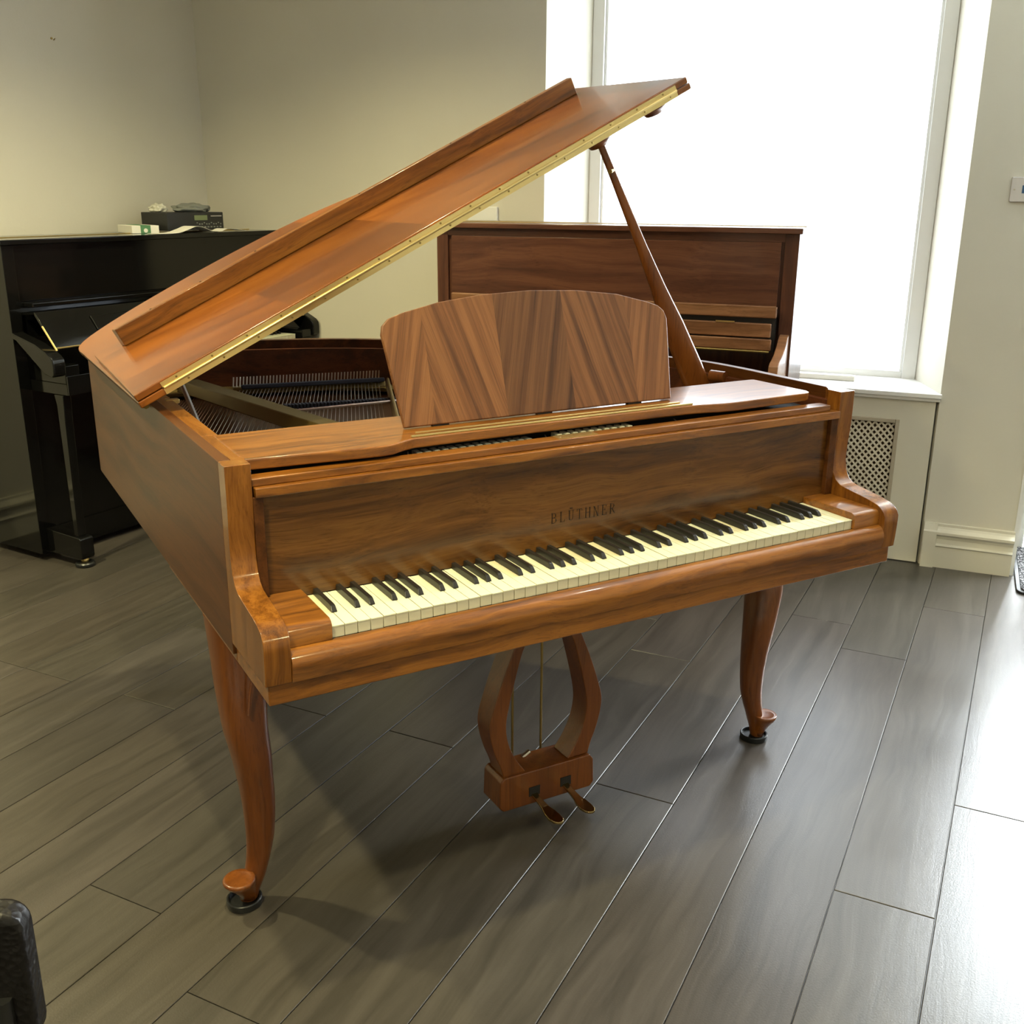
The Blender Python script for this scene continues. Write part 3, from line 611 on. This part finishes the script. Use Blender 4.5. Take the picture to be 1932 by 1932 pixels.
# lyre ---------------------------------------------------------------
ly = MB().prism([(.619, .062), (.630, .050), (.874, .046), (.885, .058), (.882, .122), (.872, .136), (.632, .140), (.622, .130)], .33, .415, XZ).obj('pedal_lyre', 'leg', gp, bevel=.004)
def post(outer, inner, y0, y1):
    o_ = spline([Vector((x, z, 0)) for x, z in outer], 4); i_ = spline([Vector((x, z, 0)) for x, z in inner], 4)
    R = [[Vector((a.x, y0, a.y)), Vector((b.x, y0, b.y)), Vector((b.x, y1, b.y)), Vector((a.x, y1, a.y))] for a, b in zip(o_, i_)]
    MB().rings(R).obj('lyre_post', 'leg', ly, bevel=.003)
LO_ = [(.690, .6376), (.688, .56), (.676, .50), (.656, .45), (.634, .397), (.612, .335), (.598, .285), (.600, .245), (.612, .200), (.626, .165), (.634, .137)]
LI_ = [(.735, .6376), (.728, .56), (.708, .50), (.684, .45), (.668, .397), (.652, .335), (.642, .285), (.642, .250), (.650, .215), (.668, .175), (.694, .137)]
post(LO_, LI_, .338, .402)
cx = .752
post([(2*cx-x, z) for x, z in LO_], [(2*cx-x, z) for x, z in LI_], .338, .402)
for xr, yr in ((.787, .425), (.706, .425)): MB().tube([(xr, yr, .10), (xr, yr, .637)], .0032, 8).obj('pedal_rod', 'brassd', ly)
MB().tube([(.72, .40, .137), (.74, .40, .148)], .006, 8).obj('rod_end', 'steel', ly)
for px in (.712, .800):
    k = .0 if px < .75 else .01
    MB().box(px-.014, px+.016, .3285, .332, .072, .096).obj('pedal_slot', 'dark', ly)
    oc = [(-.0085, .335), (-.0085, .300), (-.010, .285), (-.0145, .268), (-.0165, .250), (-.014, .234), (-.007, .2255), (0, .2235), (.007, .2255), (.014, .234), (.0165, .250), (.0145, .268), (.010, .285), (.0085, .300), (.0085, .335)]
    n_ = len(oc); R = []
    def pz(y): return .052+.022*max(0, (y-.26)/.075)
    top = [Vector((px+x+.0+(.335-y)*.10, y, pz(y)+.005)) for x, y in oc]; bot = [v_-Vector((0, 0, .007)) for v_ in top]
    MB().add(top+bot, [list(range(n_)), [n_+i for i in range(n_)][::-1]]+[(i, (i+1) % n_, n_+(i+1) % n_, n_+i) for i in range(n_)]).obj('pedal', 'pedal', ly, bevel=.002)
# caster cups
for (x, y), s in (((.027, .366), 'front left'), ((GW-.027, .366), 'front right'), ((.285, 1.39), 'rear')):
    L3 = {'front left': 'round black caster cup under the nearest grand piano leg', 'front right': 'round black caster cup under the grand piano leg on the window side', 'rear': 'round black caster cup under the rear leg of the grand piano'}[s]
    xx, yy = (x, y) if s == 'rear' else (.022 if s == 'front left' else GW-.018, .374)
    tag(MB().lathe([(.0, .0002), (.036, .0002), (.0375, .004), (.0375, .015), (.0355, .017), (.0325, .0165), (.0315, .008), (.0, .0085)][1:], (xx, yy, 0), 32).obj('caster_cup', 'rubber', None), L3, 'caster cup', 'caster cups under the grand piano legs')

# ================================================================ MAHOGANY UPRIGHT
mu = root('upright_piano', 'mahogany upright piano with its fallboard open in front of the window', 'piano', (1.49, 2.44, 0), math.radians(-52))
UW = 1.452
mb = MB()
for x0, x1 in ((0, .05), (UW-.05, UW)):
    box('side_panel', 'mahz', mu, x0, x1, 0, .36, .03, 1.3135, bevel=.002)
    MB().prism([(0, .955), (-.02, .952), (-.045, .94), (-.075, .918), (-.12, .897), (-.17, .885), (-.21, .878), (-.228, .868), (-.232, .85), (-.232, .68), (0, .68)], x0+.008, x1-.008, YZ).obj('arm', 'mahl', mu, bevel=.003)
box('top_board', 'mahz', mu, .0501, UW-.0501, .012, .05, 1.02, 1.3135)
up = box('upper_panel', 'mah', mu, .066, UW-.062, .001, .0118, 1.03, 1.284, bevel=.002)
box('panel_header', 'mah', mu, .0502, UW-.0502, .001, .0118, 1.2845, 1.3134)
box('lid', 'mah', mu, -.018, UW+.012, -.02, .17, 1.3136, 1.334, bevel=.003); box('lid', 'mah', mu, -.012, UW+.006, .173, .375, 1.3136, 1.334, bevel=.003)
MB().tube([(.0, .1715, 1.334), (UW, .1715, 1.334)], .003, 6).obj('lid_hinge', 'brass', mu)
box('back_board', 'mahz', mu, .0501, UW-.0501, .30, .355, .05, 1.3135)
# music rest / fall slats folded up
for z0, z1, y, xr in ((1.015, 1.0595, -.05, 1.398), (.945, .997, -.058, 1.384), (.900, .942, -.075, 1.39)):
    o = box('fallboard_slat', 'mahl', mu, .085, xr, y, y+.018, z0, z1, bevel=.005, seg=3)
box('fallboard_back', 'blackm', mu, .08, 1.395, -.03, -.0005, .89, 1.045)
for x in (.75, 1.18): box('hinge_plate', 'brass', mu, x, x+.07, -.0602, -.057, .996, 1.002)
MB().tube([(.085, -.076, .896), (1.385, -.076, .896)], .004, 6).obj('brass_rail', 'brassd', mu)
box('keybed', 'mah', mu, .0501, UW-.0501, -.225, .0, .66, .70); box('key_slip', 'mah', mu, .0501, UW-.0501, -.235, -.2255, .66, .74)
box('lower_panel', 'mah', mu, .0501, UW-.0501, .02, .04, .10, .6595); box('bottom_rail', 'mah', mu, .0501, UW-.0501, .01, .04, .03, .0995)
for x in (.008, UW-.042):
    box('toe', 'mahz', mu, x, x+.034, -.22, -.0005, .03, .10, bevel=.004); box('leg', 'mahz', mu, x, x+.034, -.20, -.165, .1005, .6795, bevel=.004)
for x in (.03, UW-.03):
    for y in (-.18, .3): MB().lathe([(.02, 0), (.022, .015), (.014, .0305)], (x, y, 0), 12).obj('caster', 'brassd', mu)
keyboard(mu, .125, -.215, .745, (0, 0))

# ================================================================ BLACK UPRIGHT
bu = root('upright_piano', 'polished black upright piano standing against the left wall', 'piano', (-.105, 2.871, 0), math.radians(29.3))
BW = 1.485
for x0, x1 in ((0, .05), (BW-.05, BW)):
    box('side_panel', 'black', bu, x0, x1, 0, .34, .03, 1.252, bevel=.002)
    MB().prism([(0, .93), (-.01, .925), (-.13, .895), (-.19, .868), (-.215, .855), (-.228, .84), (-.231, .82), (-.229, .785), (-.215, .775), (-.17, .785), (-.02, .90), (0, .905)], x0-.004 if x0 < .1 else x0+.004, x1, YZ).obj('arm', 'black', bu, bevel=.006, seg=3)
box('lid', 'black', bu, -.012, BW+.016, -.018, .16, 1.2525, 1.272, bevel=.003); box('lid', 'black', bu, -.008, BW+.012, .163, .352, 1.2525, 1.272, bevel=.003)
MB().tube([(.0, .1615, 1.272), (BW, .1615, 1.272)], .003, 6).obj('lid_hinge', 'brass', bu)
box('upper_panel', 'black', bu, .0505, BW-.0505, .008, .025, 1.04, 1.252, bevel=.002)
box('panel_rail', 'black', bu, .066, BW-.066, -.052, .007, 1.020, 1.037, bevel=.004)
box('lower_upper_panel', 'black', bu, .0505, BW-.0505, .008, .02, .90, 1.039)
fbk = MB().prism([(-.075, 1.006), (-.083, 1.000), (-.178, .880), (-.18, .872), (-.172, .872), (-.07, .995), (-.0, .99), (-.0, .999)], .052, BW-.052, YZ).obj('fallboard', 'black', bu, bevel=.002)
MB().prism([(-.105, .976), (-.112, .976), (-.150, .925), (-.145, .920)], .27, BW-.27, YZ).obj('handle_rail', 'black', fbk, bevel=.004)
box('lock_plate', 'brass', bu, .745, .79, -.0535, -.0515, 1.0225, 1.0345)
MB().tube([(.052, -.178, .876), (BW-.052, -.178, .876)], .0035, 6).obj('fallboard_edge', 'brass', bu)
MB().tube([(.051, -.115, .955), (.051, -.186, .868)], .004, 6).obj('edge_strip', 'brass', bu)
box('keybed', 'black', bu, .0505, BW-.0505, -.22, .0, .70, .742); box('key_slip', 'black', bu, .0505, BW-.0505, -.2285, -.2205, .70, .774, bevel=.002)
for a, b in ((.051, .115), (BW-.115, BW-.051)): box('key_block', 'black', bu, a, b, -.218, -.03, .7425, .812, bevel=.003)
keyboard(bu, .1175, -.2, .795, (40, 52), False)
box('lower_panel', 'black', bu, .0505, BW-.0505, .01, .03, .13, .6995); box('bottom_rail', 'black', bu, .0505, BW-.0505, .0, .03, .03, .1295)
box('back_frame', 'blackm', bu, .0505, BW-.0505, .28, .335, .05, 1.252)
for x in (.03, BW-.09):
    MB().prism([(0, .035), (-.205, .035), (-.212, .045), (-.212, .118), (-.205, .125), (0, .135)], x, x+.06, YZ).obj('toe', 'black', bu, bevel=.003)
    MB().prism([(-.20, .699), (-.145, .699), (-.155, .66), (-.160, .30), (-.162, .126), (-.188, .126), (-.190, .30), (-.195, .60)], x+.012, x+.048, YZ).obj('leg', 'black', bu, bevel=.003)
    MB().lathe([(.006, .018), (.014, .0185), (.017, .027), (.011, .036), (.011, .0365)], (x+.03, -.185, 0), 14).obj('caster', 'brass', bu)
tx = bu.matrix_world
def bup(x, y, z): a = math.radians(29.3); return Vector((-.105+x*math.cos(a)-y*math.sin(a), 2.871+x*math.sin(a)+y*math.cos(a), z))
for x, n_ in ((.06, 'left end'), (BW-.06, 'right end')):
    tag(MB().lathe([(.035, .0002), (.0385, .004), (.0385, .013), (.034, .0178), (.03, .0175)], bup(x, -.185, 0), 24).obj('caster_cup', 'rubber', None), 'round black caster cup under the %s of the black upright piano' % n_, 'caster cup', 'caster cups under the black upright piano')
# things on the black upright
ra = math.radians(29.3)
r1 = root('silent_control_unit', 'black audio control unit with a small display on top of the black upright piano', 'audio unit', bup(1.06, .20, 1.2730), ra-.12)
box('housing', 'plastic', r1, -.15, .155, -.10, .10, .006, .085, bevel=.003); 
for sx in (-.12, .12):
    for sy in (-.08, .08): MB().lathe([(.01, 0), (.01, .0061)], (sx, sy, 0), 10).obj('foot', 'rubber', r1)
box('display', 'lcd', r1, -.005, .065, -.1015, -.0995, .050, .072); box('disc_slot', 'chrome', r1, .085, .145, -.1015, -.0995, .066, .070)
for i in range(11):
    x = .005+i*.013; box('button', newmat('grey_button', (.16, .16, .15), .5) if i == 0 else 'greycloth', r1, x, x+.006, -.1018, -.0995, .030 if i % 3 else .036, .036 if i % 3 else .041)
for i in range(8):
    x = .012+i*.017; box('button', 'greycloth', r1, x, x+.009, -.1018, -.0995, .017, .023)
def blob(name, mat, c, sx, sy, sz, rot, seed, parent=None, bump=.3):
    bm = bmesh.new(); bmesh.ops.create_icosphere(bm, subdivisions=4, radius=1); rn = random.Random(seed); from mathutils import noise
    for v_ in bm.verts:
        k = 1+bump*(noise.noise(v_.co*2.2+Vector((seed, 0, 0)))); z = max(v_.co.z, -.55)
        v_.co = Vector((v_.co.x*sx*k, v_.co.y*sy*k, (z+.55)*sz*k if z > -.54 else 0))
    me = bpy.data.meshes.new(name); bm.to_mesh(me); bm.free(); o = link(name, me, mat, parent, ang=3.1); o.location = c; o.rotation_euler = (0, 0, rot); return o
tag(blob('folded_cloth', 'greycloth', bup(1.11, .19, 1.3583), .098, .06, .024, ra, 3, bump=.35), 'crumpled grey cloth lying on top of the black audio unit', 'cloth')
tag(blob('plastic_bag', newmat('thin_clear_plastic', (.55, .54, .46), .35), bup(.955, .235, 1.3583), .035, .04, .022, ra, 9, bump=.4), 'small crumpled clear plastic bag beside the grey cloth on the audio unit', 'bag')
bx = root('cardboard_box', 'small flat white box with a green band on top of the black upright piano', 'box', bup(.80, .19, 1.2722), ra-.35)
box('carton', 'paper', bx, -.06, .06, -.08, .10, 0, .033, bevel=.0015); box('green_band', 'green', bx, -.022, .022, -.0812, .1012, .0005, .0338)
MB().lathe([(.009, 0), (.009, .001)], (0, 0, 0), 16).obj('emblem', 'paper', bx).matrix_local = Matrix.Translation((0, -.0813, .012)) @ Matrix.Rotation(math.pi/2, 4, 'X')
def sheet(name, pts, w, lbl, mat='paper', grp='loose papers on the black upright piano'):
    R = []; pts = spline([Vector(p) for p in pts], 6); wv = Vector((-math.sin(ra), math.cos(ra), 0))*w
    for p in pts: R.append([p, p+wv, p+wv+Vector((0, 0, .0012)), p+Vector((0, 0, .0012))])
    return tag(MB().rings(R).obj(name, mat, None, ang=1.2), lbl, 'paper', grp)
sheet('curled_leaflet', [bup(x, -.012, z) for x, z in ((.74, 1.2735), (.84, 1.2745), (.90, 1.287), (.95, 1.300), (1.00, 1.292), (1.04, 1.278), (1.09, 1.2745))], .08, 'curled white leaflet draped at the front edge of the black upright piano lid')
sheet('flat_leaflet', [bup(x, -.005, z) for x, z in ((1.105, 1.2745), (1.14, 1.285), (1.20, 1.281), (1.26, 1.2745))], .07, 'wavy white sheet of paper under the front of the audio unit')

# ================================================================ CHAIR CORNER, bottom left
a_ = az(29.75); rgt = Vector((a_.y, -a_.x, 0))
ch = root('chair', 'black padded leather chair whose backrest shows at the bottom left corner', 'chair', (-.579, -.35, 0), math.atan2(rgt.y, rgt.x)+.12)
MB().prism(rrect(-.21, .202, .525, .705, .026), -.018, .018, XZ).obj('backrest', 'leather', ch, bevel=.008, seg=4)
MB().prism(rrect(-.2, .2, -.40, -.02, .04), .42, .47, XY).obj('seat', 'leather', ch, bevel=.01, seg=3)
for x in (-.17, .17):
    for y in (-.36, -.02): MB().tube([(x, y, 0), (x, y, .42 if y < -.1 else .60)], .011, 10).obj('leg', 'blackm', ch)
